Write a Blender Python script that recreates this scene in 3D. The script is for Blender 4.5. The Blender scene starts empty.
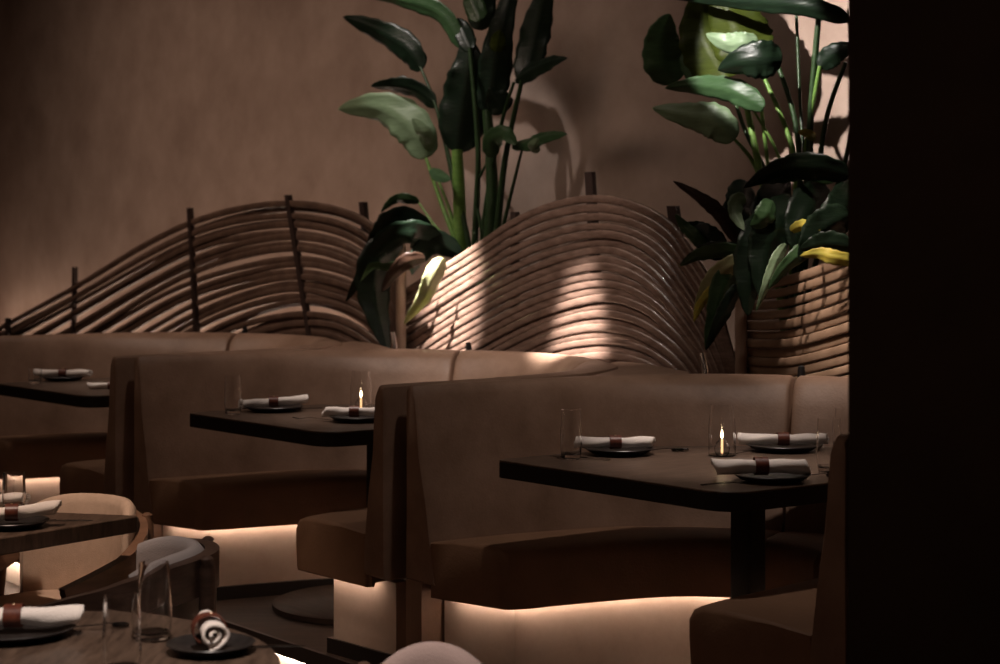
import bpy, math, random
from mathutils import Vector, Matrix
random.seed(7)
sc = bpy.context.scene
COL = sc.collection
PI = math.pi
# ------------------------------------------------------------------ camera, world, exposure, lights
H = 1.35
TH = -math.atan2(0.79, 0.61)                  # the booth row runs away to the left
RX = Vector((math.cos(TH), math.sin(TH)))     # local +x of the row (towards the viewer, right)
RY = Vector((-math.sin(TH), math.cos(TH)))    # local +y of the row (towards the wall)
def W(u, v, z=0.0):                           # row coordinates (u along the row, v towards the wall)
    p = RX * (-u) + RY * v
    return Vector((p.x, p.y, z))
cam_d = bpy.data.cameras.new('camera'); cam = bpy.data.objects.new('camera', cam_d); COL.objects.link(cam)
cam.location = (0, 0, H); cam.rotation_euler = (PI/2, 0, 0)
cam_d.sensor_width = 36; cam_d.lens = 64.8; cam_d.shift_y = -0.085
cam_d.clip_start = 0.05; cam_d.clip_end = 60
cam_d.dof.use_dof = True; cam_d.dof.focus_distance = 5.2; cam_d.dof.aperture_fstop = 4.0
sc.camera = cam
vs = sc.view_settings
vs.view_transform = 'Standard'; vs.look = 'None'; vs.gamma = 1; vs.use_curve_mapping = False; vs.exposure = 0.0
world = bpy.data.worlds.new('world'); sc.world = world; world.use_nodes = True
bg = world.node_tree.nodes['Background']; bg.inputs[0].default_value = (1.0, 0.66, 0.52, 1); bg.inputs[1].default_value = 0.006

def spot(name, loc, target, energy, size, blend, color, soft=0.03):
    d = bpy.data.lights.new(name, 'SPOT'); d.energy = energy; d.spot_size = math.radians(size)
    d.spot_blend = blend; d.color = color; d.shadow_soft_size = soft
    o = bpy.data.objects.new(name, d); COL.objects.link(o); o.location = loc
    o.rotation_euler = (Vector(target) - Vector(loc)).to_track_quat('-Z', 'Y').to_euler()
    return o
def area(name, loc, target, energy, sx, sy, color):
    d = bpy.data.lights.new(name, 'AREA'); d.shape = 'RECTANGLE'; d.size = sx; d.size_y = sy
    d.energy = energy; d.color = color
    o = bpy.data.objects.new(name, d); COL.objects.link(o); o.location = loc
    o.rotation_euler = (Vector(target) - Vector(loc)).to_track_quat('-Z', 'Y').to_euler()
    return o
C0, SP = 3.74, 1.887
CEN = [C0 + SP*i for i in range(3)]
WARM = (1.0, 0.74, 0.58); NEUT = (1.0, 0.84, 0.74); WHITE = (1.0, 0.93, 0.88)
for i, c in enumerate(CEN):                   # ceiling spots over each booth: a tight one on the table, a soft one on the backs
    spot('table_spot', W(c - 0.05, 3.75, 3.0), W(c, 3.72, 0.72), [170, 120, 70][i], 25, 0.9, NEUT, 0.03)
    spot('booth_spot', W(c, 3.45, 2.9), W(c + 0.12, 3.85, 0.6), [46, 36, 30][i], 70, 0.9, NEUT, 0.06)
spot('screen_spot', W(6.35, 3.6, 3.2), W(6.52, 4.76, 1.16), 5600, 14, 1.0, WHITE)
spot('screen_spot', W(5.3, 3.6, 3.2), W(5.62, 4.78, 0.80), 4200, 9.5, 1.0, WHITE)
spot('screen_spot', W(5.2, 3.2, 3.1), W(5.85, 4.8, 0.85), 110, 38, 0.8, NEUT)
spot('screen_spot', W(4.3, 3.3, 2.7), W(4.15, 4.8, 1.12), 200, 20, 0.9, NEUT)
spot('screen_spot', W(3.9, 4.15, 3.1), W(4.25, 4.8, 0.95), 120, 26, 0.6, NEUT)
spot('plant_spot', W(7.3, 4.0, 3.5), W(6.95, 5.1, 1.9), 90, 30, 0.5, WHITE, 0.02)
spot('plant_spot', W(4.75, 3.6, 2.8), W(4.80, 5.3, 2.02), 330, 27, 0.25, WHITE, 0.015)
area('wall_wash', W(10.2, 5.12, 0.6), W(10.2, 5.35, 2.4), 17, 6.0, 0.08, WARM)
o = area('wall_wash', W(9.2, 2.4, 4.4), W(9.0, 5.4, 1.4), 15.5, 5.0, 0.6, WARM); o.data.spread = math.radians(75)
o = area('wall_wash', W(6.0, 2.8, 4.2), W(6.6, 5.4, 1.6), 3, 2.4, 0.6, NEUT); o.data.spread = math.radians(70)
spot('aisle_spot', Vector((-0.5, 2.7, 2.7)), Vector((-0.55, 3.5, 0.5)), 200, 42, 0.7, NEUT, 0.03)
spot('aisle_spot', Vector((-0.75, 3.95, 2.9)), Vector((-0.95, 4.55, 0.5)), 70, 30, 0.8, NEUT, 0.04)  # extra lamp added to brighten the dark wood chair and its rail
spot('aisle_spot', Vector((-1.5, 4.6, 2.8)), Vector((-1.45, 5.5, 0.4)), 150, 44, 0.8, WARM, 0.06)
o = area('room_fill', Vector((0.2, -1.0, 2.4)), Vector((1.0, 3.2, 1.4)), 0.10, 0.5, 0.5, (1.0, 0.68, 0.5)); o.data.spread = math.radians(40)
area('room_fill', W(5.2, 0.3, 2.3), W(5.2, 3.5, 0.5), 5.5, 4.5, 1.2, (1.0, 0.62, 0.42))

# ------------------------------------------------------------------ geometry helpers
def join(*gs):
    V, F = [], []
    for v, f in gs:
        n = len(V); V += [Vector(p) for p in v]; F += [tuple(i + n for i in q) for q in f]
    return V, F
def xf(g, m):
    return [m @ Vector(p) for p in g[0]], g[1]
def move(g, x=0, y=0, z=0): return xf(g, Matrix.Translation((x, y, z)))
def box(x0, x1, y0, y1, z0, z1):
    v = [(x, y, z) for z in (z0, z1) for y in (y0, y1) for x in (x0, x1)]
    return v, [(0,2,3,1), (4,5,7,6), (0,1,5,4), (1,3,7,5), (3,2,6,7), (2,0,4,6)]
def loft(rings, cap=True, closed=True):
    n = len(rings[0]); V = [Vector(p) for r in rings for p in r]; F = []
    for i in range(len(rings) - 1):
        for j in range(n if closed else n - 1):
            k = (j + 1) % n
            F.append((i*n + j, i*n + k, (i+1)*n + k, (i+1)*n + j))
    if cap and closed:
        F.append(tuple(reversed(range(n)))); F.append(tuple((len(rings)-1)*n + j for j in range(n)))
    return V, F
def catmull(P, m=8):
    P = [Vector(p) for p in P]; out = []
    for i in range(len(P) - 1):
        a = P[max(i-1, 0)]; b = P[i]; c = P[i+1]; d = P[min(i+2, len(P)-1)]
        for k in range(m):
            t = k / m
            out.append(0.5*((2*b) + (c-a)*t + (2*a-5*b+4*c-d)*t*t + (3*b-a-3*c+d)*t**3))
    out.append(P[-1]); return out
def tube(path, r, n=8, flat=1.0, up=None, sq=1.0):
    path = [Vector(p) for p in path]; m = len(path); rings = []
    ref = Vector(up) if up else Vector((0, 0, 1))
    for i, p in enumerate(path):
        d = (path[min(i+1, m-1)] - path[max(i-1, 0)]).normalized()
        s = d.cross(ref)
        if s.length < 1e-3: s = d.cross(Vector((1, 0, 0)))
        s.normalize(); t = s.cross(d)
        rr = r[i] if isinstance(r, (list, tuple)) else r
        pw_ = lambda x: math.copysign(abs(x)**sq, x)
        rings.append([p + (s*pw_(math.cos(2*PI*k/n))*flat + t*pw_(math.sin(2*PI*k/n)))*rr for k in range(n)])
    return loft(rings)
def sweep(path, sec, scales=None, up=(0, 0, 1)):    # sec: list of (side, up) offsets
    path = [Vector(p) for p in path]; m = len(path); rings = []
    for i, p in enumerate(path):
        d = (path[min(i+1, m-1)] - path[max(i-1, 0)]).normalized()
        s = d.cross(Vector(up)).normalized(); t = s.cross(d); k = scales[i] if scales else 1
        rings.append([p + s*a*k + t*b*k for a, b in sec])
    return loft(rings)
def lathe(prof, n=24):
    rings = [[(r*math.cos(2*PI*k/n), r*math.sin(2*PI*k/n), z) for k in range(n)] for r, z in prof]
    return loft(rings, cap=True)
def sphere(r, c=(0, 0, 0), sx=1, sy=1, sz=1, n=12, m=8):
    rings = []
    for i in range(m + 1):
        a = -PI/2 + PI*i/m; q = max(math.cos(a), 0.02)
        rings.append([(c[0]+r*sx*q*math.cos(2*PI*k/n), c[1]+r*sy*q*math.sin(2*PI*k/n), c[2]+r*sz*math.sin(a)) for k in range(n)])
    return loft(rings)
def round_poly(P, R, m=6):
    n = len(P); out = []
    if not isinstance(R, (list, tuple)): R = [R]*n
    for i in range(n):
        p = Vector(P[i]); a = (Vector(P[i-1]) - p); b = (Vector(P[(i+1) % n]) - p)
        ang = a.angle(b); t = min(R[i] / math.tan(ang/2), a.length*.45, b.length*.45)
        A = p + a.normalized()*t; B = p + b.normalized()*t
        for k in range(m + 1):
            q = k / m; out.append(A*(1-q)**2 + p*2*q*(1-q) + B*q*q)
    return out
def inset(P, d):
    n = len(P); out = []
    area2 = sum(P[i].x*P[(i+1) % n].y - P[(i+1) % n].x*P[i].y for i in range(n)); sg = 1 if area2 > 0 else -1
    for i in range(n):
        e = (P[(i+1) % n] - P[i-1]); e = e.normalized() if e.length > 1e-9 else Vector((1, 0))
        out.append(P[i] + Vector((-e.y, e.x))*d*sg)
    return out
def prism(P, z0, z1, bev=0.004):
    P = [Vector(p[:2]) for p in P]; I = inset(P, bev)
    r = lambda Q, z: [(q.x, q.y, z) for q in Q]
    return loft([r(I, z0), r(P, z0+bev), r(P, z1-bev), r(I, z1)])
def mesh(name, g, mat, parent=None, ang=40):
    me = bpy.data.meshes.new(name); me.from_pydata([tuple(p) for p in g[0]], [], g[1]); me.update()
    import bmesh
    bm = bmesh.new(); bm.from_mesh(me); bmesh.ops.recalc_face_normals(bm, faces=bm.faces); bm.to_mesh(me); bm.free()
    for p in me.polygons: p.use_smooth = True
    me.set_sharp_from_angle(angle=math.radians(ang))
    me.materials.append(mat)
    o = bpy.data.objects.new(name, me); COL.objects.link(o)
    if parent: o.parent = parent
    return o
def thing(name, label, cat, loc=(0, 0, 0), rz=0, group=None):
    o = bpy.data.objects.new(name, None); COL.objects.link(o); o.empty_display_size = 0.05
    o.location = loc; o.rotation_euler = (0, 0, rz); o['label'] = label; o['category'] = cat
    if group: o['group'] = group
    return o
def tag(o, label, cat, group=None):
    o['label'] = label; o['category'] = cat
    if group: o['group'] = group
    return o
def struct(name, g, mat, ang=30):
    o = mesh(name, g, mat, None, ang); o['kind'] = 'structure'; return o
def dup(root, loc, rz, label, group=None):
    r = root.copy(); COL.objects.link(r); r.location = loc; r.rotation_euler = (0, 0, rz); r['label'] = label
    if group: r['group'] = group
    def rec(src, dst):
        for ch in list(src.children):
            c = ch.copy(); COL.objects.link(c); c.parent = dst; rec(ch, c)
    rec(root, r); return r
def to_local(g, loc):
    L = Vector(loc); return [Vector(p) - L for p in g[0]], g[1]

# ------------------------------------------------------------------ materials
def mat(name, col, rough=0.5, metal=0, spec=0.5, trans=0, emit=None, es=0, coat=0, ior=1.45, noise=None, bump=0, bscale=60, stretch=(1, 1, 1), sheen=0, sub=0):
    m = bpy.data.materials.new(name); m.use_nodes = True; nt = m.node_tree; b = nt.nodes['Principled BSDF']
    b.inputs['Base Color'].default_value = (*col, 1); b.inputs['Roughness'].default_value = rough
    b.inputs['Metallic'].default_value = metal; b.inputs['IOR'].default_value = ior
    b.inputs['Specular IOR Level'].default_value = spec; b.inputs['Transmission Weight'].default_value = trans
    b.inputs['Coat Weight'].default_value = coat; b.inputs['Sheen Weight'].default_value = sheen
    if emit: b.inputs['Emission Color'].default_value = (*emit, 1); b.inputs['Emission Strength'].default_value = es
    tc = mp = None
    if noise or bump:
        tc = nt.nodes.new('ShaderNodeTexCoord'); mp = nt.nodes.new('ShaderNodeMapping'); mp.inputs['Scale'].default_value = stretch
        nt.links.new(tc.outputs['Object'], mp.inputs[0])
    if noise:
        c2, sc_, det = noise
        n = nt.nodes.new('ShaderNodeTexNoise'); n.inputs['Scale'].default_value = sc_; n.inputs['Detail'].default_value = det
        n.inputs['Roughness'].default_value = 0.62
        nt.links.new(mp.outputs[0], n.inputs['Vector'])
        r = nt.nodes.new('ShaderNodeValToRGB'); r.color_ramp.elements[0].position = 0.33; r.color_ramp.elements[1].position = 0.68
        r.color_ramp.elements[0].color = (*col, 1); r.color_ramp.elements[1].color = (*c2, 1)
        nt.links.new(n.outputs['Fac'], r.inputs[0]); nt.links.new(r.outputs[0], b.inputs['Base Color'])
    if bump:
        n = nt.nodes.new('ShaderNodeTexNoise'); n.inputs['Scale'].default_value = bscale; n.inputs['Detail'].default_value = 4
        nt.links.new(mp.outputs[0], n.inputs['Vector'])
        bp = nt.nodes.new('ShaderNodeBump'); bp.inputs['Strength'].default_value = bump; bp.inputs['Distance'].default_value = 0.01
        nt.links.new(n.outputs['Fac'], bp.inputs['Height']); nt.links.new(bp.outputs[0], b.inputs['Normal'])
    return m
M = {}
M['plaster'] = mat('plaster', (0.28, 0.198, 0.158), 0.9, spec=0.15, noise=((0.40, 0.295, 0.24), 2.4, 8), bump=0.25, bscale=9)
M['leather'] = mat('leather', (0.225, 0.137, 0.092), 0.45, spec=0.35, noise=((0.35, 0.225, 0.16), 6, 9), bump=0.12, bscale=120)
M['seatleather'] = mat('seat_leather', (0.215, 0.12, 0.07), 0.5, spec=0.3, noise=((0.27, 0.15, 0.09), 5, 7), bump=0.12, bscale=120)
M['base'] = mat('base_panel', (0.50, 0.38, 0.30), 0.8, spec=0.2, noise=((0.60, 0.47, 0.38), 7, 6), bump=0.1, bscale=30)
M['kick'] = mat('kick', (0.02, 0.014, 0.011), 0.5)
M['tabletop'] = mat('dark_oak', (0.045, 0.028, 0.020), 0.36, spec=0.45, noise=((0.13, 0.085, 0.06), 9, 8), stretch=(9, 1.2, 1), bump=0.1, bscale=14)
M['edge'] = mat('dark_edge', (0.018, 0.012, 0.009), 0.55, spec=0.3)
M['black'] = mat('black_steel', (0.008, 0.007, 0.007), 0.5)
M['floorwood'] = mat('floor_wood', (0.018, 0.011, 0.008), 0.6, spec=0.2, noise=((0.045, 0.028, 0.02), 5, 6), stretch=(1, 7, 1))
M['nosing'] = mat('nosing', (0.02, 0.013, 0.01), 0.5)
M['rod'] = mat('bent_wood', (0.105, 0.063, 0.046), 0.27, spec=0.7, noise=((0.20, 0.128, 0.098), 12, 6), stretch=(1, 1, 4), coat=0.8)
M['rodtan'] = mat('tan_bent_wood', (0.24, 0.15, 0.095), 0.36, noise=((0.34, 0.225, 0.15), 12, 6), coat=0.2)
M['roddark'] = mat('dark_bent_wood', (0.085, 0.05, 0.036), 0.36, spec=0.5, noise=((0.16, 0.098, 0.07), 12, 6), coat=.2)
M['stake'] = mat('stake', (0.035, 0.02, 0.016), 0.5)
M['post'] = mat('post', (0.42, 0.29, 0.21), 0.5, noise=((0.34, 0.22, 0.16), 14, 5), stretch=(3, 3, .4))
M['led'] = mat('led', (1, 0.8, 0.65), 0.5, emit=(1.0, 0.77, 0.62), es=17)
M['ledw'] = mat('led_white', (1, 0.8, 0.65), 0.5, emit=(1.0, 0.76, 0.6), es=30)
M['riser'] = mat('riser', (0.6, 0.5, 0.42), 0.8)
M['plate'] = mat('stoneware', (0.018, 0.015, 0.014), 0.35, noise=((0.03, 0.025, 0.023), 40, 4))
M['linen'] = mat('linen', (0.80, 0.73, 0.68), 0.9, spec=0.1, bump=0.2, bscale=300)
M['ring'] = mat('ring_leather', (0.085, 0.022, 0.014), 0.4, noise=((0.14, 0.04, 0.022), 60, 3))
M['brass'] = mat('brass', (0.6, 0.45, 0.3), 0.3, metal=1)
M['steel'] = mat('dark_cutlery', (0.16, 0.14, 0.13), 0.25, metal=1)
M['chrome'] = mat('chrome', (0.75, 0.72, 0.7), 0.2, metal=1)
M['glass'] = mat('glass', (1, 1, 1), 0.0, trans=1, ior=1.45)
M['wax'] = mat('wax', (0.8, 0.6, 0.4), 0.5, emit=(1, 0.55, 0.25), es=1.6)
M['flame'] = mat('flame', (1, 0.8, 0.5), 0.5, emit=(1, 0.72, 0.42), es=22)
M['chairwood'] = mat('chair_wood', (0.05, 0.028, 0.02), 0.4, noise=((0.10, 0.058, 0.042), 10, 6), stretch=(1, 1, 6), coat=0.1)
M['chairtan'] = mat('chair_wood_tan', (0.16, 0.085, 0.05), 0.4, noise=((0.24, 0.13, 0.08), 10, 6), stretch=(1, 1, 6), coat=0.1)
M['cream'] = mat('cream_fabric', (0.55, 0.40, 0.30), 0.9, spec=0.1, noise=((0.62, 0.46, 0.35), 30, 4), bump=0.2, bscale=250)
M['greyfab'] = mat('grey_fabric', (0.42, 0.37, 0.36), 0.9, spec=0.1, bump=0.2, bscale=250)
M['mauvefab'] = mat('mauve_fabric', (0.36, 0.27, 0.25), 0.9, spec=0.1, bump=0.2, bscale=250)
M['seatwood'] = mat('seat_tan', (0.5, 0.28, 0.13), 0.6)
M['soil'] = mat('soil', (0.02, 0.015, 0.01), 0.95)
M['pillar'] = mat('pillar', (0.13, 0.08, 0.055), 0.7, noise=((0.17, 0.105, 0.07), 4, 4))
def leafmat(name, c, c2, rough=0.36):
    m = mat(name, c, rough, noise=(c2, 14, 5), spec=0.4, bump=.22, bscale=18, stretch=(1, 1, 5))
    nt = m.node_tree; b = nt.nodes['Principled BSDF']; out = nt.nodes['Material Output']
    tr = nt.nodes.new('ShaderNodeBsdfTranslucent'); tr.inputs[0].default_value = (c2[0]*1.2, c2[1]*1.3, c2[2]*0.6, 1)
    mx = nt.nodes.new('ShaderNodeMixShader'); mx.inputs[0].default_value = 0.18
    nt.links.new(b.outputs[0], mx.inputs[1]); nt.links.new(tr.outputs[0], mx.inputs[2]); nt.links.new(mx.outputs[0], out.inputs[0])
    return m
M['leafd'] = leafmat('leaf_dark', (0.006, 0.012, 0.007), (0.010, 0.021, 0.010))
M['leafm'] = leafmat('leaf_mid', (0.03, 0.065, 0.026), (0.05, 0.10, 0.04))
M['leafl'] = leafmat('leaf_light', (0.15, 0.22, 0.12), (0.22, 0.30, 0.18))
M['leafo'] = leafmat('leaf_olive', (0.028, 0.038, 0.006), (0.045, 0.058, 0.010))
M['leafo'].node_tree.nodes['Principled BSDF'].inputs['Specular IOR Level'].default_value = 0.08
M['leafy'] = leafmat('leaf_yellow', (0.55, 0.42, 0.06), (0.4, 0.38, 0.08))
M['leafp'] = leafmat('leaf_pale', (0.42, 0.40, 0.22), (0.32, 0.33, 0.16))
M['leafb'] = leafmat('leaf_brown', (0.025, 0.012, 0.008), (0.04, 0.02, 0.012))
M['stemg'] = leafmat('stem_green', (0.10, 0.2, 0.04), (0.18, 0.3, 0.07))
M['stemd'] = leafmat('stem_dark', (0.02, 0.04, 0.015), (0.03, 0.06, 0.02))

# ------------------------------------------------------------------ the room
def rowquad(u0, u1, v0, v1, z0, z1):
    g = box(-u1, -u0, v0, v1, z0, z1)
    return [W(-p[0], p[1], p[2]) for p in g[0]], g[1]
VW = 5.4
struct('wall_back', rowquad(1.0, 13.4, VW, VW+0.1, -0.17, 4.2), M['plaster'])
struct('wall_left', rowquad(13.3, 13.4, 1.5, VW, -0.17, 4.2), M['plaster'])
struct('floor', box(-8, 6, -1, 12, -0.27, -0.17), M['floorwood'])
struct('platform', rowquad(1.2, 12.9, 3.23, VW, -0.17, -0.045), M['riser'])
struct('trim_1', rowquad(1.2, 12.9, 3.19, VW, -0.045, 0.0), M['floorwood'])
struct('trim_2', rowquad(1.2, 12.9, 3.175, 3.19, -0.05, 0.002), M['nosing'])
o = struct('trim_3', rowquad(1.2, 12.8, 3.195, 3.21, -0.06, -0.05), M['ledw'])
struct('wall_right', prism([Vector(p) for p in [(0.619, 3.2), (1.5, 3.2), (1.5, 3.62), (0.74, 3.62)]], -0.17, 4.2, 0.006), M['pillar'])

# ------------------------------------------------------------------ booths
# plan curves (distance along the row from the booth centre, depth v); far wing and near wing
TT = ([(.845,3.2),(.82,3.55),(.77,3.92),(.60,4.22),(.39,4.41),(.20,4.52),(0,4.55)], [(.925,3.14),(.89,3.52),(.80,3.92),(.60,4.22),(.39,4.41),(.20,4.52),(0,4.55)])
SS = ([(.757,3.2),(.73,3.5),(.64,3.85),(.48,4.06),(.25,4.22),(.12,4.28),(0,4.30)], [(.862,3.14),(.80,3.5),(.69,3.85),(.48,4.06),(.25,4.22),(.12,4.28),(0,4.30)])
FF = ([(.45,3.27),(.41,3.5),(.33,3.78),(.22,3.92),(.12,3.97),(.06,3.99),(0,4.0)], [(.42,3.12),(.385,3.45),(.33,3.76),(.22,3.92),(.12,3.97),(.06,3.99),(0,4.0)])
OO = ([(.885,3.2),(.88,3.6),(.86,4.02),(.70,4.36),(.46,4.52),(.22,4.61),(0,4.64)], [(.968,3.14),(.955,3.6),(.89,4.02),(.70,4.36),(.46,4.52),(.22,4.61),(0,4.64)])
def curve_at(P, s):
    sg = -1 if s < 0 else 1
    P = P[0] if s > 0 else P[1]
    x = (1 - min(abs(s), 1))*6
    Q = P + [(-P[5][0], P[5][1]), (-P[4][0], P[4][1])]
    i = min(int(x), 5); t = x - i
    g = lambda k: Vector(Q[k]) if k >= 0 else Vector(Q[0])*2 - Vector(Q[1])
    a, b, c, d = g(i-1), g(i), g(i+1), g(i+2)
    p = 0.5*((2*b) + (c-a)*t + (2*a-5*b+4*c-d)*t*t + (3*b-a-3*c+d)*t**3)
    return Vector((-p.x*sg, p.y - 3.2))       # local x = -a ; origin v = 3.2
def V3(p, z): return Vector((p.x, p.y, z))
def span(s0, s1, n=22): return [s0 + (s1-s0)*k/n for k in range(n+1)]
def cspan(s0, s1): return sorted(span(s0, s1, 20) + [q for q in (-.99, -.985, -.982, .982, .985, .99) if s0 < q < s1])
def endshrink(rings, d=0.014):
    # round both ends of a lofted cushion
    def ring(r, q, off):
        c = sum(r, Vector())/len(r); return [c + (p-c)*(1 - q*0.022/max((p-c).length, .03)) + off for p in r]
    a = sum(rings[1], Vector())/len(rings[0]) - sum(rings[0], Vector())/len(rings[0]); a.normalize()
    b = sum(rings[-2], Vector())/len(rings[0]) - sum(rings[-1], Vector())/len(rings[0]); b.normalize()
    R0, R1 = rings[0], rings[-1]
    head = [ring(R0, .55, a*0), ring(R0, .22, a*d*.3), ring(R0, .05, a*d*.8)]
    tail = [ring(R1, .05, b*d*.8), ring(R1, .22, b*d*.3), ring(R1, .55, b*0)]
    return head + rings[1:-1] + tail
def back_section(s):
    S, T, O = curve_at(SS, s), curve_at(TT, s), curve_at(OO, s)
    inn = lambda z, k=0.0: S + (T-S)*((z-.44)/.48) + (O-T)*k
    return [V3(inn(.31), .31), V3(inn(.42), .42), V3(inn(.55), .55), V3(inn(.7), .70), V3(inn(.82), .82), V3(inn(.885), .885),
            V3(inn(.92, .10), .906), V3(inn(.92, .3), .918), V3(inn(.92, .6), .920), V3(inn(.92, .9), .912), V3(O, .89), V3(O, .6), V3(O, .31)]
def seat_section(s):
    S, F = curve_at(SS, s), curve_at(FF, s)
    e = max(0, (abs(s)-.90)/.10); k = 1 - .10*e**3; zb = .272 if abs(s) > .984 else .284
    mx = lambda q: S + (F-S)*q*k
    return [V3(mx(-.02), .445), V3(mx(.3), .455), V3(mx(.7), .458), V3(mx(.88), .452), V3(mx(.96), .440), V3(mx(1.0), .415), V3(mx(1.0), .37),
            V3(mx(.985), .285), V3(mx(.97), .272), V3(mx(.95), .272), V3(mx(.94), zb), V3(mx(-.02), zb)]
def base_section(q, z0, z1):
    def f(s):
        S, F = curve_at(SS, s), curve_at(FF, s); mx = lambda k: S + (F-S)*(k - (.26*max(0, -s-.3) if k > 0 else 0))
        return [V3(mx(q), z0), V3(mx(q), z1), V3(mx(-.1), z1), V3(mx(-.1), z0)]
    return f
def make_booth(label, loc):
    t = thing('booth_sofa', label, 'booth seat', loc, TH, 'curved leather booths along the wall')
    segs = [(-1, -1/3 - .004), (-1/3 + .004, 1/3 - .004), (1/3 + .004, 1)]
    for a, b in segs:
        mesh('backrest', loft(endshrink([back_section(s) for s in span(a, b)])), M['leather'], t)
    for a, b in segs:
        mesh('seat_cushion', loft(endshrink([seat_section(s) for s in cspan(a, b)], .02)), M['seatleather'], t)
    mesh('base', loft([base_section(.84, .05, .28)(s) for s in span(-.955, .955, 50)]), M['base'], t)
    mesh('kickboard', loft([base_section(.90, 0, .05)(s) for s in span(-.96, .96, 50)]), M['kick'], t)
    # LED strip tucked under the cushion lip, wrapping both ends
    P = []
    def mixp(s, q, dv=0):
        S, F = curve_at(SS, s), curve_at(FF, s); p = S + (F-S)*q; return Vector((p.x, p.y+dv, .279))
    P += [mixp(-.97, .1), mixp(-.97, .5), mixp(-.968, .85)] + [mixp(s, .91) for s in span(-.94, .94, 40)] + [mixp(.968, .85), mixp(.97, .5), mixp(.97, .1)]
    mesh('led_strip', sweep(P, [(-.004,-.003),(.004,-.003),(.004,.003),(-.004,.003)]), M['led'], t)
    # upright end panel of the far wing down to the platform
    mesh('side_panel', box(-.884, -.80, .0, .9, 0, .315), M['leather'], t)
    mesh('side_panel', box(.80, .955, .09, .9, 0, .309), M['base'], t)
    mesh('back_panel', loft([base_section(-.12, 0, .309)(s)[0:2] + [V3(curve_at(OO, s), .309), V3(curve_at(OO, s), 0)] for s in span(-.7, .7, 40)]), M['kick'], t)
    # low filler between neighbouring booths, behind the near wing
    P = [(.60,1.12),(.80,.98),(.95,.76),(1.12,.93),(1.16,1.08),(.95,1.27),(.55,1.44),(.35,1.46),(.45,1.26)]
    mesh('corner_filler', prism(round_poly([Vector(p) for p in P], .03), .31, .905, .01), M['leather'], t)
    O = curve_at(OO, 1/3); O.y += .012             # small black fixing knob behind the seam
    mesh('fixing_post', move(lathe([(.014, .3), (.014, .925), (.011, .945), (.004, .95)], 12), O.x, O.y, 0), M['black'], t)
    b_ = mesh('metal_bracket', tube([(1.17, 1.13, .3), (1.17, 1.13, .93), (1.155, 1.13, .985)], [.012, .012, .010], 10), M['chrome'], t); b_['label'] = 'polished metal bracket'
    return t
base_loc = [W(c, 3.2, 0) for c in CEN]
LB = ['brown leather booth nearest the camera, filling the right of the picture',
      'brown leather booth in the middle of the row of three',
      'brown leather booth farthest away, cut off at the left edge']
booth = make_booth(LB[0], base_loc[0])
for i in (1, 2): dup(booth, base_loc[i], TH, LB[i])

# ------------------------------------------------------------------ booth tables
TZ = 0.72
def make_table(label, loc):
    t = thing('pedestal_table', label, 'table', loc, TH, 'dark wood tables standing in the booths')
    P = [(.462,.072),(.475,.80),(.18,1.06),(-.18,1.06),(-.49,.64),(-.49,.05)]
    P = [Vector((x, y)) for x, y in P]
    R_ = round_poly(P, [.11,.08,.08,.08,.08,.03], 7)
    mesh('tabletop', prism(R_, TZ-.006, TZ, .0015), M['tabletop'], t)
    mesh('edge_band', prism(R_, TZ-.052, TZ-.006, .001), M['edge'], t)
    mesh('pedestal', prism(round_poly([Vector(p) for p in [(-.02,.55),(.065,.55),(.065,.62),(-.02,.62)]], .012, 3), .015, TZ-.062, .002), M['black'], t)
    mesh('mounting_plate', prism([Vector(p) for p in [(-.2,.36),(.2,.36),(.2,.76),(-.2,.76)]], TZ-.062, TZ-.052, .002), M['black'], t)
    mesh('base_plate', move(lathe([(.01, 0), (.345, 0), (.35, .004), (.35, .022), (.34, .027), (.01, .027)], 48), 0, .54, 0), M['floorwood'], t)
    return t
LT = ['dark wood table with rounded corner in the nearest booth',
      'dark wood table in the middle booth, its round foot plate showing',
      'dark wood table in the farthest booth at the left edge']
table = make_table(LT[0], base_loc[0])
for i in (1, 2): dup(table, W(CEN[i] + .025, 3.19, 0), TH, LT[i])

# ------------------------------------------------------------------ tableware prototypes
def glass_prof(h, r, rt):
    out = [(.001, 0), (r*.72, 0), (r*.86, .004), (r, h*.28), (r*.99, h*.45), (rt, h)]
    inn = [(rt-.0018, h), (r*.99-.002, h*.45), (r-.0024, h*.28), (r*.84, .019), (r*.5, .013), (.001, .012)]
    return out + inn
def make_glass(label, loc, h=.147, r=.033, rt=.029, group=None):
    o = mesh('drinking_glass', lathe(glass_prof(h, r, rt), 32), M['glass']); o.location = loc
    return tag(o, label, 'glass', group)
def make_plate(label, loc, r=.105, group='dark plates on the tables'):
    t = thing('dinner_plate', label, 'plate', loc, 0, group)
    k = r/.105
    mesh('plate_body', lathe([(.001, 0), (.06*k, 0), (.085*k, .006), (.105*k, .019), (.1035*k, .0205), (.082*k, .010), (.06*k, .006), (.001, .006)], 40), M['plate'], t)
    return t
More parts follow.
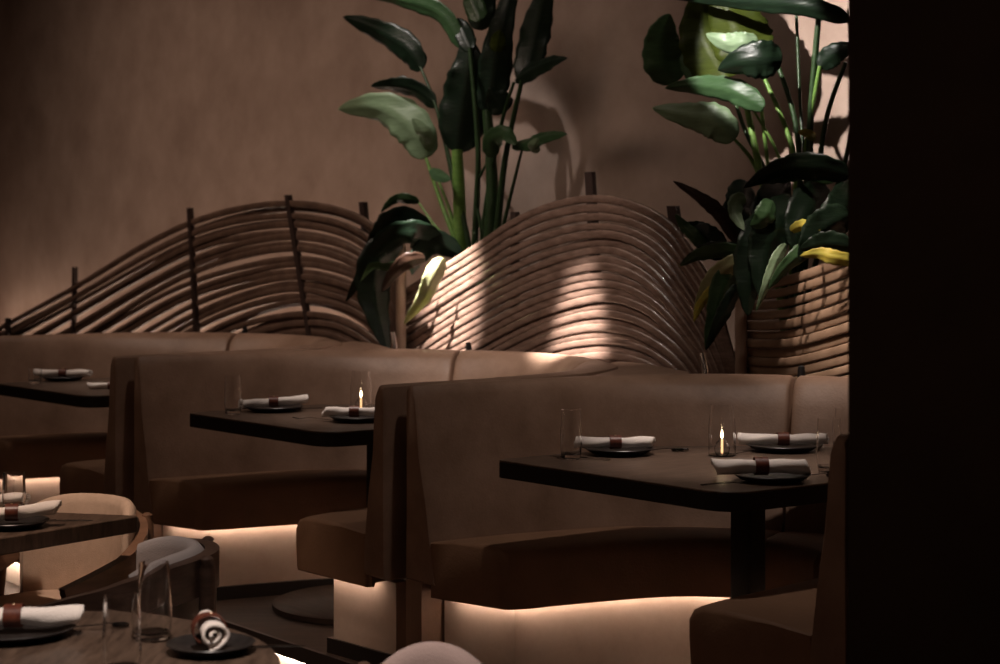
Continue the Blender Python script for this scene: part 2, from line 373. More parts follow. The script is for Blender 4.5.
def make_napkin(label, loc, rz=0, length=.235, group='rolled linen napkins', tilt=0.0, rad=.02, seed=0, thick=.003, turns=2.78):
    rnd = random.Random(seed)
    t = thing('rolled_napkin', label, 'napkin', loc, rz, group)
    n, m = 66, 22; rings = []
    for i in range(m+1):
        x = -length/2 + length*i/m; q = abs(x)/(length/2)
        sc_ = 0.84 + .18*min(1, q*1.6) + (0.10*max(0, q-.8)/.2 if x < 0 else -.03*q)
        off = .0012*math.sin(i*.7+seed)
        ring = []
        for j in range(n+1):
            a = turns*2*PI*j/n; r = (.22 + .78*j/n)*rad*sc_
            r *= 1 + .05*math.sin(3*a + i*.5 + seed)
            ring.append((x + .008*math.sin(a+seed)*q, r*math.cos(a)*1.08, rad + r*math.sin(a)*.92 + off + tilt*x))
        rings.append(ring)
    V = [Vector(p) for r in rings for p in r]; F = []
    for i in range(m):
        for j in range(n):
            F.append((i*(n+1)+j, i*(n+1)+j+1, (i+1)*(n+1)+j+1, (i+1)*(n+1)+j))
    o = mesh('linen_roll', (V, F), M['linen'], t, 60)
    md = o.modifiers.new('thick', 'SOLIDIFY'); md.thickness = thick; md.offset = -1
    R = rad*.97
    prof = [(-.018, R), (-.018, R+.0025), (.018, R+.0025), (.018, R)]
    rr = [[(px, pr*1.08*math.cos(2*PI*k/28), rad + pr*.95*math.sin(2*PI*k/28)) for px, pr in prof] for k in range(28)]
    g = loft(rr + [rr[0]], cap=False)
    ring = mesh('napkin_ring', g, M['ring'], t, 30)
    mesh('stud', sphere(.004, (0, -.004, rad*2+.0005), 1, 1, .6, 10, 6), M['brass'], ring)
    return t
def strip(pts, wid, th=.0016):
    rings = []
    for (x, z), w in zip(pts, wid): rings.append([(x, -w/2, z), (x, w/2, z), (x, w/2*.8, z+th), (x, -w/2*.8, z+th)])
    return loft(rings)
def make_spoon(label, loc, rz, group='dark cutlery'):
    t = thing('spoon', label, 'spoon', loc, rz, group)
    mesh('handle', strip([(-.09,.001),(-.04,.004),(.0,.008),(.035,.010),(.05,.007)], [.011,.008,.005,.004,.006]), M['steel'], t)
    rings = []
    for i in range(9):
        q = i/8; x = .045 + .055*q; w = .001 + .017*math.sin(PI*min(1, q*.92+.06))**.6
        rings.append([(x, -w, .009), (x, -w*.6, .004), (x, 0, .002), (x, w*.6, .004), (x, w, .009), (x, w*.6, .0055), (x, 0, .0035), (x, -w*.6, .0055)])
    mesh('bowl', loft(rings), M['steel'], t)
    return t
def make_fork(label, loc, rz, group='dark cutlery'):
    t = thing('fork', label, 'fork', loc, rz, group)
    mesh('handle', strip([(-.09,.001),(-.04,.003),(.0,.007),(.035,.010),(.05,.008),(.06,.006)], [.011,.008,.005,.004,.014,.018]), M['steel'], t)
    g = join(*[tube([(.058, y, .0065), (.075, y, .005), (.098, y*.95, .010)], [.0012,.0011,.0006], 6) for y in (-.0075,-.0025,.0025,.0075)])
    mesh('tines', g, M['steel'], t)
    return t
def make_knife(label, loc, rz, group='dark cutlery'):
    t = thing('knife', label, 'knife', loc, rz, group)
    mesh('handle', strip([(-.10,.001),(-.05,.003),(.0,.003)], [.010,.009,.007], .003), M['steel'], t)
    mesh('blade', strip([(.0,.003),(.05,.003),(.09,.002),(.105,.001)], [.010,.015,.012,.002], .001), M['steel'], t)
    return t
def make_lamp(label, loc):
    t = thing('candle_lantern', label, 'candle', loc, 0, 'glass candle lanterns on the tables')
    h = .155
    mesh('glass_chimney', lathe([(.036, 0), (.041, .003), (.0415, h*.6), (.036, h*.85), (.034, h), (.0325, h), (.0345, h*.85), (.0395, h*.6), (.039, .005), (.0345, .003)], 32), M['glass'], t)
    mesh('oil_bulb', lathe([(.001, .001), (.016, .001), (.022, .010), (.024, .024), (.018, .040), (.008, .050), (.006, .058),
                            (.0045, .058), (.0065, .049), (.016, .038), (.022, .024), (.020, .011), (.014, .004), (.001, .004)], 24), M['glass'], t)
    c = mesh('candle', lathe([(.001, .008), (.0035, .008), (.0035, .048), (.003, .050), (.001, .050)], 14), M['wax'], t)
    mesh('wick', tube([(0, 0, .049), (0, 0, .054)], .0008, 6), M['black'], t)
    mesh('flame', lathe([(.0006, .052), (.0035, .057), (.0045, .062), (.003, .071), (.0006, .079)], 12), M['flame'], t)
    return t
def pz(x, y, z):        # point on the horizontal level z seen at a pixel
    Y = (H - z)*1800/(y - 247.0); return Vector(((x-500)/1800*Y, Y, z))
NZ = lambda p, dz: Vector((p.x, p.y, p.z + dz))

# nearest booth table
def setting(px, py, r, nl, rz, lab_p, lab_n, z=TZ, seed=0, tilt=0, rad=.02, ndx=0, ndy=0):
    p = pz(px, py, z)
    make_plate(lab_p, p, r)
    make_napkin(lab_n, Vector((p.x+ndx, p.y+ndy, z+.0165)), rz, nl, seed=seed, tilt=tilt, rad=rad)
    return p
p = setting(619, 454, .108, .235, .06, 'dark plate on the nearest booth table, left side beside a glass',
            'rolled napkin on the left plate of the nearest booth table', seed=1, ndx=-.012)
p = setting(783, 450.5, .115, .27, -.03, 'dark plate at the back of the nearest booth table, right of the lantern',
            'rolled napkin on the back plate of the nearest booth table', seed=2, ndx=.0)
p = setting(772, 481, .105, .255, .05, 'dark plate at the front corner of the nearest booth table',
            'rolled cream napkin at the front corner of the nearest booth table', seed=3, ndx=-.03, rad=.024)
GG = 'tumblers on the tables'
make_glass('empty tumbler left of the napkin on the nearest booth table', pz(571, 459, TZ), group=GG)
make_glass('empty tumbler by the right wing backrest on the nearest booth table', pz(829, 472, TZ), .15, .036, .032, GG)
make_glass('tumbler at the far right edge of the nearest booth table, half hidden', pz(845, 450, TZ), .13, .033, .03, GG)
make_lamp('glass candle lantern standing on the nearest booth table', pz(722, 456, TZ))
make_spoon('spoon right of the left plate on the nearest booth table', pz(658, 452, TZ), .25)
make_knife('knife sticking out left of the left plate on the nearest booth table', pz(580, 458.5, TZ), 2.6)
make_fork('fork left of the back plate on the nearest booth table', pz(746, 454, TZ), .5)
make_knife('knife left of the front corner plate on the nearest booth table', pz(735, 484, TZ), .35)
make_spoon('spoon right of the front corner plate on the nearest booth table', pz(812, 478, TZ), .3)
# middle booth table
setting(274, 411, .115, .25, .04, 'dark plate at the left of the middle booth table', 'rolled napkin on the left plate of the middle booth table', seed=5, tilt=.08)
setting(357, 421.5, .10, .22, 0, 'dark plate at the right of the middle booth table', 'rolled napkin on the right plate of the middle booth table', seed=6, ndx=-.01)
make_glass('tumbler at the left corner of the middle booth table', pz(233, 414, TZ), group=GG)
make_lamp('lit glass candle lantern on the middle booth table', pz(361, 411, TZ))
make_fork('fork left of the right plate on the middle booth table', pz(318, 420.5, TZ), 2.9)
make_knife('knife between the two plates on the middle booth table', pz(322, 409, TZ), .3)
# farthest booth table
setting(63, 380.5, .10, .26, 0, 'dark plate on the farthest booth table', 'rolled napkin on the plate of the farthest booth table', seed=8)
make_glass('small tumbler at the left of the farthest booth table', pz(35, 383.5, TZ), .07, .03, .03, GG)
make_napkin('small rolled napkin half hidden at the right of the farthest booth table', pz(112, 389, TZ), .1, .20, rad=.016, seed=9)

# ------------------------------------------------------------------ aisle tables
AZ = 0.55
t = thing('round_table', 'round dark wood table in the bottom left foreground', 'table', (-.985, 3.40, -.17), 0)
mesh('tabletop', lathe([(.01, .674), (.56, .674), (.566, .678), (.566, .716), (.562, .72), (.01, .72)], 72), M['tabletop'], t)
mesh('pedestal', lathe([(.001, .02), (.045, .02), (.045, .672), (.001, .672)], 20), M['black'], t)
mesh('base_plate', lathe([(.001, 0), (.26, 0), (.26, .016), (.25, .02), (.001, .02)], 40), M['black'], t)
TBL = Vector((-1.6, 5.2, -.17))
t = thing('square_table', 'dark wood table at the left edge in front of the cream chair', 'table', TBL, 0)
P = [(-1.07,5.36),(-1.38,5.44),(-1.75,5.72),(-2.2,5.25),(-1.58,4.66)]
P = [Vector((a-TBL.x, b-TBL.y)) for a, b in P]
mesh('tabletop', prism(round_poly(P, .015, 4), .672, .72, .003), M['tabletop'], t)
mesh('pedestal', prism([Vector(p) for p in [(-.06,-.06),(.06,-.06),(.06,.06),(-.06,.06)]], .02, .671, .002), M['black'], t)
mesh('base_plate', prism([Vector(p) for p in [(-.28,-.25),(.28,-.25),(.28,.25),(-.28,.25)]], 0, .02, .003), M['black'], t)
make_glass('tall tumbler in the foreground standing behind the folded napkin plate', pz(154, 640, AZ), .158, .037, .030, GG)
make_glass('blurred tumbler nearest the camera at the bottom left', pz(122, 676, AZ), .15, .036, .033, GG)
p = pz(211, 652, AZ)
make_plate('dark plate in the foreground holding a napkin rolled towards the camera', p, .088)
make_napkin('rolled napkin pointing at the camera on the foreground plate', Vector((p.x-.004, p.y-.0, AZ+.0165)), PI/2+.28, .14, rad=.03, seed=11, thick=.0062, turns=1.78)
make_knife('knife right of the foreground plate', pz(252, 648, AZ), .1)
p = pz(14, 636, AZ)
make_plate('dark plate on the round foreground table at the left edge', p, .125)
make_napkin('rolled napkin on the left edge plate of the round foreground table', Vector((p.x, p.y, AZ+.018)), .08, .27, rad=.024, seed=12)
make_spoon('spoon right of the left edge plate on the foreground table', pz(84, 630, AZ), .15)
p = pz(12, 527, AZ)
make_plate('dark plate on the table in front of the cream chair', p, .105)
make_napkin('rolled napkin on the near plate of the table by the cream chair', Vector((p.x+.0, p.y, AZ+.018)), .18, .26, rad=.024, seed=13, tilt=.1)
make_knife('knife right of the plate on the table by the cream chair', pz(56, 521.5, AZ), .12)
make_glass('tumbler on the table by the cream chair', pz(14, 510, AZ), .115, .035, .033, GG)
p = pz(-6, 506, AZ)
make_napkin('rolled napkin behind the tumbler on the table by the cream chair', Vector((p.x, p.y, AZ)), .1, .2, rad=.022, seed=14)

# ------------------------------------------------------------------ barrel chairs
def make_chair(label, loc, rz, wood, fab, seatm=None, pw=.64, pe=4, drop=.06, scale=1, pt=.035, ad=.17, hh=.040, q0=-1.0, ap=1.5):
    t = thing('barrel_chair', label, 'chair', loc, rz, None); t.scale = (scale, scale, scale)
    # front is -y ; the rail is a bent U
    def rail_pt(q, off=0, dz=0):         # q in [-1,1]
        a = q*PI*.62
        x = (.265+off)*math.sin(a); y = (.27+off)*math.cos(a)
        if abs(q) > .75:
            e = (abs(q)-.75)/.25; y -= .09*e; x += (-.01 if q > 0 else .01)*e
        z = .655 - ad*abs(q)**ap + dz
        return Vector((x, y, z))
    qs = [q0 + (1-q0)*k/48 for k in range(49)]
    sec = []
    hw = .016                   # reeded outer face
    for k in range(10):
        z = -hh + 2*hh*k/9; sec.append((hw + (.0035 if k % 2 else 0), z))
    sec += [(-hw, hh), (-hw, -hh)]
    g = sweep([rail_pt(q) for q in qs], sec)
    mesh('bentwood_rail', g, wood, t, 50)
    # upholstered back pad inside the rail, domed top
    rings = []
    for q in [k/20*pw for k in range(-20, 21)]:
        top = pt - drop*abs(q/pw)**pe; th = .05*(1 - .55*abs(q/pw)**4)
        o0 = rail_pt(q, -.020); o1 = rail_pt(q, -.020-th); zt = .70 + top; zb = .40
        c = []
        for px, pzv in [(0, zb), (0, zt-.02), (.25, zt-.004), (.55, zt), (.85, zt-.008), (1, zt-.03), (1.15, .55), (1.1, zb)]:
            c.append((o0.x+(o1.x-o0.x)*px, o0.y+(o1.y-o0.y)*px, pzv))
        rings.append(c)
    mesh('back_pad', loft(rings), fab, t, 60)
    # seat
    P = [Vector((.235*math.cos(a)*(1 if math.sin(a) > 0 else 1.05), .225*math.sin(a))) for a in [2*PI*k/36 for k in range(36)]]
    r = lambda k, z: [(p.x*k, p.y*k-.01, z) for p in P]
    mesh('seat', loft([r(.9, .355), r(1, .365), r(1.01, .40), r(.97, .425), r(.8, .435)]), seatm or fab, t, 60)
    mesh('seat_frame', loft([r(.93, .31), r(.95, .312), r(.95, .352), r(.93, .355)]), wood, t)
    for sx in (-1, 1):
        q = .27*sx; top = rail_pt(q, .026)
        mesh('leg', tube([(top.x*1.10, top.y*1.12, 0), (top.x*1.02, top.y*1.02, .33), (top.x, top.y, top.z+.02), (top.x, top.y, top.z+.045), (top.x, top.y, top.z+.052)], [.014, .021, .02, .017, .008], 10), wood, t)
        top = rail_pt(max(.74*sx, q0 + .04))
        mesh('leg', tube([(top.x*1.03, top.y-.08, 0), (top.x*.98, top.y-.03, .34), (top.x, top.y, top.z-.02)], [.014, .020, .016], 10), wood, t)
    return t
FZ = -.17
make_chair('cream padded barrel chair with bent tan wood rail behind the left table', Vector((-1.37, 5.53, FZ)), -.55, M['chairtan'], M['cream'])
make_chair('dark reeded wood chair with grey pad, between the round table and the cream chair', Vector((-1.03, 4.66, FZ)), -1.42, M['chairwood'], M['greyfab'], M['seatwood'], scale=1.05, pt=.012, drop=.035, ad=.11, hh=.045, q0=-.62, ap=3)
make_chair('chair with grey mauve pad whose top just shows at the bottom edge', Vector((-.155, 3.36, FZ)), -.1, M['chairwood'], M['mauvefab'], None, .40, 2.2, .13)

# ------------------------------------------------------------------ woven screens
def pv(x, y, v):        # point on the vertical plane v = const of the row seen at a pixel
    k = (x-500)/1800.0; Y = v/(RY.y + RY.x*k); return Vector((k*Y, Y, H - (y-247)/1800.0*Y))
def resample(P, n=40):
    C = catmull([Vector((a, b)) for a, b in P], 10); L = [0]
    for i in range(1, len(C)): L.append(L[-1] + (C[i]-C[i-1]).length)
    out = []; j = 0
    for k in range(n+1):
        t = L[-1]*k/n
        while j < len(L)-2 and L[j+1] < t: j += 1
        q = (t - L[j])/max(L[j+1]-L[j], 1e-6); out.append(C[j].lerp(C[j+1], min(q, 1)))
    return out
def screen(label, keys, weights, nrod, v, rad, jit, m, seed, wave, posts, base_px):
    rnd = random.Random(seed)
    K = [resample(k) for k in keys]
    loc = pv(base_px, 300, v); loc.z = 0
    t = thing('bentwood_screen', label, 'screen', loc, 0, 'wavy bent wood screens behind the booths')
    for i in range(nrod):
        q = i/(nrod-1)*(len(K)-1); a = min(int(q), len(K)-2); f = q - a
        ph = rnd.uniform(0, 6.28); am = rnd.uniform(.3, 1)*jit; dv = (i % 2)*rad*.5 + rnd.uniform(-.3, .3)*rad
        pts = []
        for k in range(len(K[a])):
            p = K[a][k].lerp(K[a+1][k], f); s = k/40
            y = p.y + am*math.sin(s*5 + ph)
            w = pv(p.x, y, v + dv + wave*math.sin(s*PI*1.0))
            if w.z < .12: w.z = .12
            pts.append(w)
        r_ = rad*rnd.uniform(.88, 1.1)
        mesh('bent_rod', to_local(tube(pts, r_, 14, .6, sq=.62), loc), m, t, 80)
    for kind, x0, y0, x1, y1, w, dv in posts:
        a, b = pv(x0, y0, v+dv), pv(x1, y1, v+dv)
        b2 = a + (b-a)*((a.z-.02)/(a.z-b.z))
        if kind == 'round':
            mesh('post', to_local(tube([b2, a, a+Vector((0,0,.003))], [w, w, w*.8], 14), loc), M['post'], t)
        else:
            d = RX.to_3d()*w; e = RY.to_3d()*.012
            mesh('stake', to_local(loft([[p-d-e, p+d-e, p+d+e, p-d+e] for p in (b2, a)]), loc), M['stake'], t)
    return t
V0 = 4.78
screen('glossy wavy screen of bent rods in the centre behind the nearest booth',
  [[(405,292),(443,268),(481,244),(514,222),(555,205),(600,199),(640,208),(671,227),(695,260),(712,291),(731,357),(742,410)],
   [(408,340),(440,320),(476,298),(535,268),(600,250),(640,262),(671,292),(700,335),(720,380),(730,415)],
   [(412,390),(440,368),(468,352),(535,317),(600,298),(640,306),(665,324),(690,350),(706,378),(716,405)],
   [(412,440),(460,402),(500,378),(546,352),(600,342),(640,348),(670,366),(690,388),(700,410)],
   [(430,470),(480,430),(520,405),(560,388),(600,382),(640,388),(665,405),(680,430)]],
  None, 25, V0, .0160, .8, M['rod'], 3, -.05,
  [('flat', 515, 212, 515, 400, .018, .04), ('flat', 590, 172, 603, 400, .022, .05), ('flat', 673, 206, 700, 400, .025, .05)], 570)
screen('pale wavy screen of bent rods at the right, beside the dark pillar',
  [[(747,288),(790,280),(847,260),(900,236),(960,222)],
   [(747,332),(790,331),(847,314),(900,292),(960,275)],
   [(747,372),(790,374),(847,362),(900,345),(960,335)],
   [(747,420),(790,424),(847,412),(900,398),(960,390)]],
  None, 15, V0, .0158, .35, M['rodtan'], 5, -.03,
  [('round', 741, 243, 741, 400, .022, -.03)], 800)
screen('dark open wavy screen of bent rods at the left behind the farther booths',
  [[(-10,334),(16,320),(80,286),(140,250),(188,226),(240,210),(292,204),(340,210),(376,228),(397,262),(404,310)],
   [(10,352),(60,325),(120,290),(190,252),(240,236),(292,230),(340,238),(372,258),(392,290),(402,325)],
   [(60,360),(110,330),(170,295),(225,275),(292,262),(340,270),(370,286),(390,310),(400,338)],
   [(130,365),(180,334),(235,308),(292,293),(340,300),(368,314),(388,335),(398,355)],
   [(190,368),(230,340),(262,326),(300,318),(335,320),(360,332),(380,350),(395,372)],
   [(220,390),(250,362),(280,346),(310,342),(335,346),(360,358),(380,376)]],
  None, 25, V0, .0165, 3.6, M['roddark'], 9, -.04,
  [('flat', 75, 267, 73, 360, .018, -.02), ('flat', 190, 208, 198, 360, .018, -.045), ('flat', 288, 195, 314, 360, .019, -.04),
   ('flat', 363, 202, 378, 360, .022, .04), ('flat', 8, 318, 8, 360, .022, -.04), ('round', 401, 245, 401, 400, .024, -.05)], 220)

# ------------------------------------------------------------------ planter and plants
t = thing('planter_trough', 'long dark planter trough standing behind the bent wood screens', 'planter', W(5.5, 5.1, 0), TH)
mesh('trough', join(box(-2.2, 2.6, -.19, .21, .0, .86), box(-2.2, 2.6, -.19, -.16, .86, .92), box(-2.2, 2.6, .18, .21, .86, .92),
     box(-2.2, -2.17, -.16, .18, .86, .92), box(2.57, 2.6, -.16, .18, .86, .92)), M['kick'], t)
mesh('soil', box(-2.165, 2.565, -.155, .175, .862, .89), M['soil'], t)

def leaf_geo(P, wpx, tilt, fold=.30, shape='oval', roll=0.0):
    # P: three or four (x, y, v) points along the midrib, width in pixels at the leaf's depth
    C = catmull([pv(*p) for p in P], 9); n = len(C); rows = []
    wm = wpx/1800.0*C[n//2].y/2
    for i, c in enumerate(C):
        q = i/(n-1); d = (C[min(i+1, n-1)] - C[max(i-1, 0)]).normalized()
        if shape == 'oval': w = 2.40*max(q, .01)**.5*max(1-q, 0)**.85
        elif shape == 'lance': w = (math.sin(PI*q**.75) if 0 < q < 1 else 0)**.9
        else: w = math.sin(PI*q**.6)**.8 if 0 < q < 1 else 0
        w = max(w, .03)*wm
        view = Vector((0, 1, 0)); s = d.cross(view)
        if s.length < .05: s = Vector((1, 0, 0))
        s.normalize(); nrm = s.cross(d).normalized()
        tl = tilt + roll*(q-.5)
        side = s*math.cos(tl) + nrm*math.sin(tl); up = side.cross(d).normalized()
        rip = .12*math.sin(i*.55+wpx)+.05*math.sin(i*1.3); w *= 1 + .045*math.sin(i*1.7+wpx*.7)
        row = []
        for k in range(-4, 5):
            a = k/4; row.append(c + side*w*a + up*w*(fold*abs(a)**1.15*(1.25 - .45*abs(a)) + rip*a*a*(1 if a > 0 else -1) - (.05 if k == 0 else 0)))
        rows.append(row)
    V = [p for r in rows for p in r]; F = []
    for i in range(n-1):
        for j in range(8): F.append((i*9+j, i*9+j+1, (i+1)*9+j+1, (i+1)*9+j))
    return V, F
def plant(label, cx, cy, v, leaves, stalks):
    loc = pv(cx, cy, v); loc.z = .89
    t = thing('bird_of_paradise_plant', label, 'plant', loc, 0, None)
    for L in leaves:
        P, w, tilt, m = L[:4]; kw = L[4] if len(L) > 4 else {}
        o = mesh('leaf', to_local(leaf_geo(P, w, tilt, **kw), loc), M[m], t, 80)
        md = o.modifiers.new('thick', 'SOLIDIFY'); md.thickness = .0012
    for P, r0, r1, m in stalks:
        C = catmull([pv(*p) for p in P], 6); n = len(C)
        rr = [r0 + (r1-r0)*i/(n-1) for i in range(n)]
        mesh('stalk', to_local(tube(C, rr, 8), loc), M[m], t, 80)
    return t
A = 5.0
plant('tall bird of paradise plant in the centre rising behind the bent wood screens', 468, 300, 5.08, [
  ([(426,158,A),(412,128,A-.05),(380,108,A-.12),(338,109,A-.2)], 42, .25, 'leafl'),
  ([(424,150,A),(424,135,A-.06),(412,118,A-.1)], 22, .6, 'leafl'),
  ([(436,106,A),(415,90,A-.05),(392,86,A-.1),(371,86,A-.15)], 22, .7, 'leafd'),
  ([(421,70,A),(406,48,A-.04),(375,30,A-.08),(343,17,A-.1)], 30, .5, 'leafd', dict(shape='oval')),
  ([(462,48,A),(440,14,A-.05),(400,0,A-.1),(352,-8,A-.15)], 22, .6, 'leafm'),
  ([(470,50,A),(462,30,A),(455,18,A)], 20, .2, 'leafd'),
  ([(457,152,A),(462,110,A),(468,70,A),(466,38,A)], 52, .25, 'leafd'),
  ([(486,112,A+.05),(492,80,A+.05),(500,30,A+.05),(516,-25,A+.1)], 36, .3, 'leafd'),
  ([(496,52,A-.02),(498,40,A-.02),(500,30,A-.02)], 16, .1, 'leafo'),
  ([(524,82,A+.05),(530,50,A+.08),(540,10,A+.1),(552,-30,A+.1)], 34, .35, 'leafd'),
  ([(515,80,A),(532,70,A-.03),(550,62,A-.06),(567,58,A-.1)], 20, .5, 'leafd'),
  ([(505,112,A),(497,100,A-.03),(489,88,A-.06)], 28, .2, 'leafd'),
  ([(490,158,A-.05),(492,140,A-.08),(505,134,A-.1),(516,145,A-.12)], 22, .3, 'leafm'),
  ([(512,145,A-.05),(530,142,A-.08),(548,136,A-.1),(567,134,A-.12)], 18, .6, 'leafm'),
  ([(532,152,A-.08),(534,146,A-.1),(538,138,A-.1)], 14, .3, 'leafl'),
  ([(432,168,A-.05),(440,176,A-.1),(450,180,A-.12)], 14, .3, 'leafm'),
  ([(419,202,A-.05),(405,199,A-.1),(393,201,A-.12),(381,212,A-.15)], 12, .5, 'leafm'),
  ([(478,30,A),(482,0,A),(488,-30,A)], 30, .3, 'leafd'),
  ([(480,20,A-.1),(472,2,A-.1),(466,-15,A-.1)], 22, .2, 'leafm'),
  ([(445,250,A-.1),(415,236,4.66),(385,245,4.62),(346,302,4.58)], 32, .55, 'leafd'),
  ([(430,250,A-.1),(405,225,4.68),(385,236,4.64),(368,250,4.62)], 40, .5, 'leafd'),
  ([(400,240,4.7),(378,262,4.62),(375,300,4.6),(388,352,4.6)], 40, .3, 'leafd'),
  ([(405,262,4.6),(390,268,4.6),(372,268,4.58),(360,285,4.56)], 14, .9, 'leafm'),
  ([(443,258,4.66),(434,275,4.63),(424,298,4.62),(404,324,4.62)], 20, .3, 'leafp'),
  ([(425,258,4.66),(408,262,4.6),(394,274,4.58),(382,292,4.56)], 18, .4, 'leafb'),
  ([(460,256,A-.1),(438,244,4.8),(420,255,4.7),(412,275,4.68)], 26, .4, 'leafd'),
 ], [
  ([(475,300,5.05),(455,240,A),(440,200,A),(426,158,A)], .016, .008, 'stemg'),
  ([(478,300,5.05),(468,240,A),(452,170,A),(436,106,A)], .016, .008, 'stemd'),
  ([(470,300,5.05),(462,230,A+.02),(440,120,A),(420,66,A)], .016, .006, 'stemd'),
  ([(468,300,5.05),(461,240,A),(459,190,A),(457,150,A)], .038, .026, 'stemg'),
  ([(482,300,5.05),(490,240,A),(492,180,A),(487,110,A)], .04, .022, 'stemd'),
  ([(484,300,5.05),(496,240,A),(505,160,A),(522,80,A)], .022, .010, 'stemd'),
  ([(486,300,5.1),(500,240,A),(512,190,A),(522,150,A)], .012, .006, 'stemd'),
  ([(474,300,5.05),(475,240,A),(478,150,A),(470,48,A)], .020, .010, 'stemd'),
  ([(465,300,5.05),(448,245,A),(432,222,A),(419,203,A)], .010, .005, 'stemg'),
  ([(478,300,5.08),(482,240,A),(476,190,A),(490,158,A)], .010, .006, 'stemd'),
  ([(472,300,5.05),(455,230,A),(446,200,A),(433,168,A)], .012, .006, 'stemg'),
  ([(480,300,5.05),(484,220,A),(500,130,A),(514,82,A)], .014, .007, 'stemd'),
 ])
B = 4.98
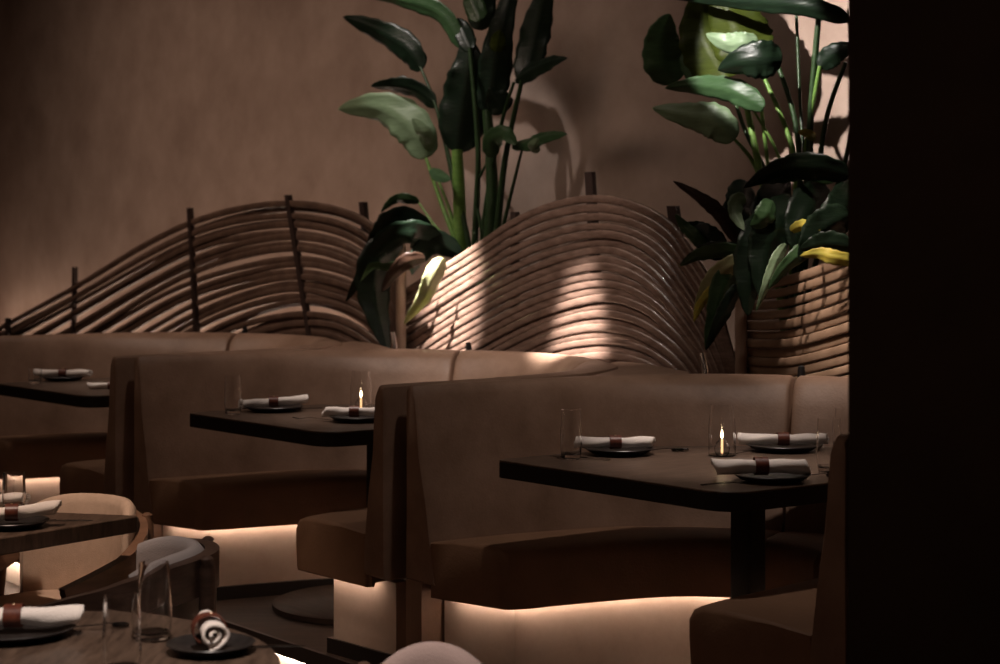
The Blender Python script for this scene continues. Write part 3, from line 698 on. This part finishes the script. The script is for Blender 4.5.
plant('large bird of paradise plant at the right, spilling over the screens beside the pillar', 785, 330, 5.08, [
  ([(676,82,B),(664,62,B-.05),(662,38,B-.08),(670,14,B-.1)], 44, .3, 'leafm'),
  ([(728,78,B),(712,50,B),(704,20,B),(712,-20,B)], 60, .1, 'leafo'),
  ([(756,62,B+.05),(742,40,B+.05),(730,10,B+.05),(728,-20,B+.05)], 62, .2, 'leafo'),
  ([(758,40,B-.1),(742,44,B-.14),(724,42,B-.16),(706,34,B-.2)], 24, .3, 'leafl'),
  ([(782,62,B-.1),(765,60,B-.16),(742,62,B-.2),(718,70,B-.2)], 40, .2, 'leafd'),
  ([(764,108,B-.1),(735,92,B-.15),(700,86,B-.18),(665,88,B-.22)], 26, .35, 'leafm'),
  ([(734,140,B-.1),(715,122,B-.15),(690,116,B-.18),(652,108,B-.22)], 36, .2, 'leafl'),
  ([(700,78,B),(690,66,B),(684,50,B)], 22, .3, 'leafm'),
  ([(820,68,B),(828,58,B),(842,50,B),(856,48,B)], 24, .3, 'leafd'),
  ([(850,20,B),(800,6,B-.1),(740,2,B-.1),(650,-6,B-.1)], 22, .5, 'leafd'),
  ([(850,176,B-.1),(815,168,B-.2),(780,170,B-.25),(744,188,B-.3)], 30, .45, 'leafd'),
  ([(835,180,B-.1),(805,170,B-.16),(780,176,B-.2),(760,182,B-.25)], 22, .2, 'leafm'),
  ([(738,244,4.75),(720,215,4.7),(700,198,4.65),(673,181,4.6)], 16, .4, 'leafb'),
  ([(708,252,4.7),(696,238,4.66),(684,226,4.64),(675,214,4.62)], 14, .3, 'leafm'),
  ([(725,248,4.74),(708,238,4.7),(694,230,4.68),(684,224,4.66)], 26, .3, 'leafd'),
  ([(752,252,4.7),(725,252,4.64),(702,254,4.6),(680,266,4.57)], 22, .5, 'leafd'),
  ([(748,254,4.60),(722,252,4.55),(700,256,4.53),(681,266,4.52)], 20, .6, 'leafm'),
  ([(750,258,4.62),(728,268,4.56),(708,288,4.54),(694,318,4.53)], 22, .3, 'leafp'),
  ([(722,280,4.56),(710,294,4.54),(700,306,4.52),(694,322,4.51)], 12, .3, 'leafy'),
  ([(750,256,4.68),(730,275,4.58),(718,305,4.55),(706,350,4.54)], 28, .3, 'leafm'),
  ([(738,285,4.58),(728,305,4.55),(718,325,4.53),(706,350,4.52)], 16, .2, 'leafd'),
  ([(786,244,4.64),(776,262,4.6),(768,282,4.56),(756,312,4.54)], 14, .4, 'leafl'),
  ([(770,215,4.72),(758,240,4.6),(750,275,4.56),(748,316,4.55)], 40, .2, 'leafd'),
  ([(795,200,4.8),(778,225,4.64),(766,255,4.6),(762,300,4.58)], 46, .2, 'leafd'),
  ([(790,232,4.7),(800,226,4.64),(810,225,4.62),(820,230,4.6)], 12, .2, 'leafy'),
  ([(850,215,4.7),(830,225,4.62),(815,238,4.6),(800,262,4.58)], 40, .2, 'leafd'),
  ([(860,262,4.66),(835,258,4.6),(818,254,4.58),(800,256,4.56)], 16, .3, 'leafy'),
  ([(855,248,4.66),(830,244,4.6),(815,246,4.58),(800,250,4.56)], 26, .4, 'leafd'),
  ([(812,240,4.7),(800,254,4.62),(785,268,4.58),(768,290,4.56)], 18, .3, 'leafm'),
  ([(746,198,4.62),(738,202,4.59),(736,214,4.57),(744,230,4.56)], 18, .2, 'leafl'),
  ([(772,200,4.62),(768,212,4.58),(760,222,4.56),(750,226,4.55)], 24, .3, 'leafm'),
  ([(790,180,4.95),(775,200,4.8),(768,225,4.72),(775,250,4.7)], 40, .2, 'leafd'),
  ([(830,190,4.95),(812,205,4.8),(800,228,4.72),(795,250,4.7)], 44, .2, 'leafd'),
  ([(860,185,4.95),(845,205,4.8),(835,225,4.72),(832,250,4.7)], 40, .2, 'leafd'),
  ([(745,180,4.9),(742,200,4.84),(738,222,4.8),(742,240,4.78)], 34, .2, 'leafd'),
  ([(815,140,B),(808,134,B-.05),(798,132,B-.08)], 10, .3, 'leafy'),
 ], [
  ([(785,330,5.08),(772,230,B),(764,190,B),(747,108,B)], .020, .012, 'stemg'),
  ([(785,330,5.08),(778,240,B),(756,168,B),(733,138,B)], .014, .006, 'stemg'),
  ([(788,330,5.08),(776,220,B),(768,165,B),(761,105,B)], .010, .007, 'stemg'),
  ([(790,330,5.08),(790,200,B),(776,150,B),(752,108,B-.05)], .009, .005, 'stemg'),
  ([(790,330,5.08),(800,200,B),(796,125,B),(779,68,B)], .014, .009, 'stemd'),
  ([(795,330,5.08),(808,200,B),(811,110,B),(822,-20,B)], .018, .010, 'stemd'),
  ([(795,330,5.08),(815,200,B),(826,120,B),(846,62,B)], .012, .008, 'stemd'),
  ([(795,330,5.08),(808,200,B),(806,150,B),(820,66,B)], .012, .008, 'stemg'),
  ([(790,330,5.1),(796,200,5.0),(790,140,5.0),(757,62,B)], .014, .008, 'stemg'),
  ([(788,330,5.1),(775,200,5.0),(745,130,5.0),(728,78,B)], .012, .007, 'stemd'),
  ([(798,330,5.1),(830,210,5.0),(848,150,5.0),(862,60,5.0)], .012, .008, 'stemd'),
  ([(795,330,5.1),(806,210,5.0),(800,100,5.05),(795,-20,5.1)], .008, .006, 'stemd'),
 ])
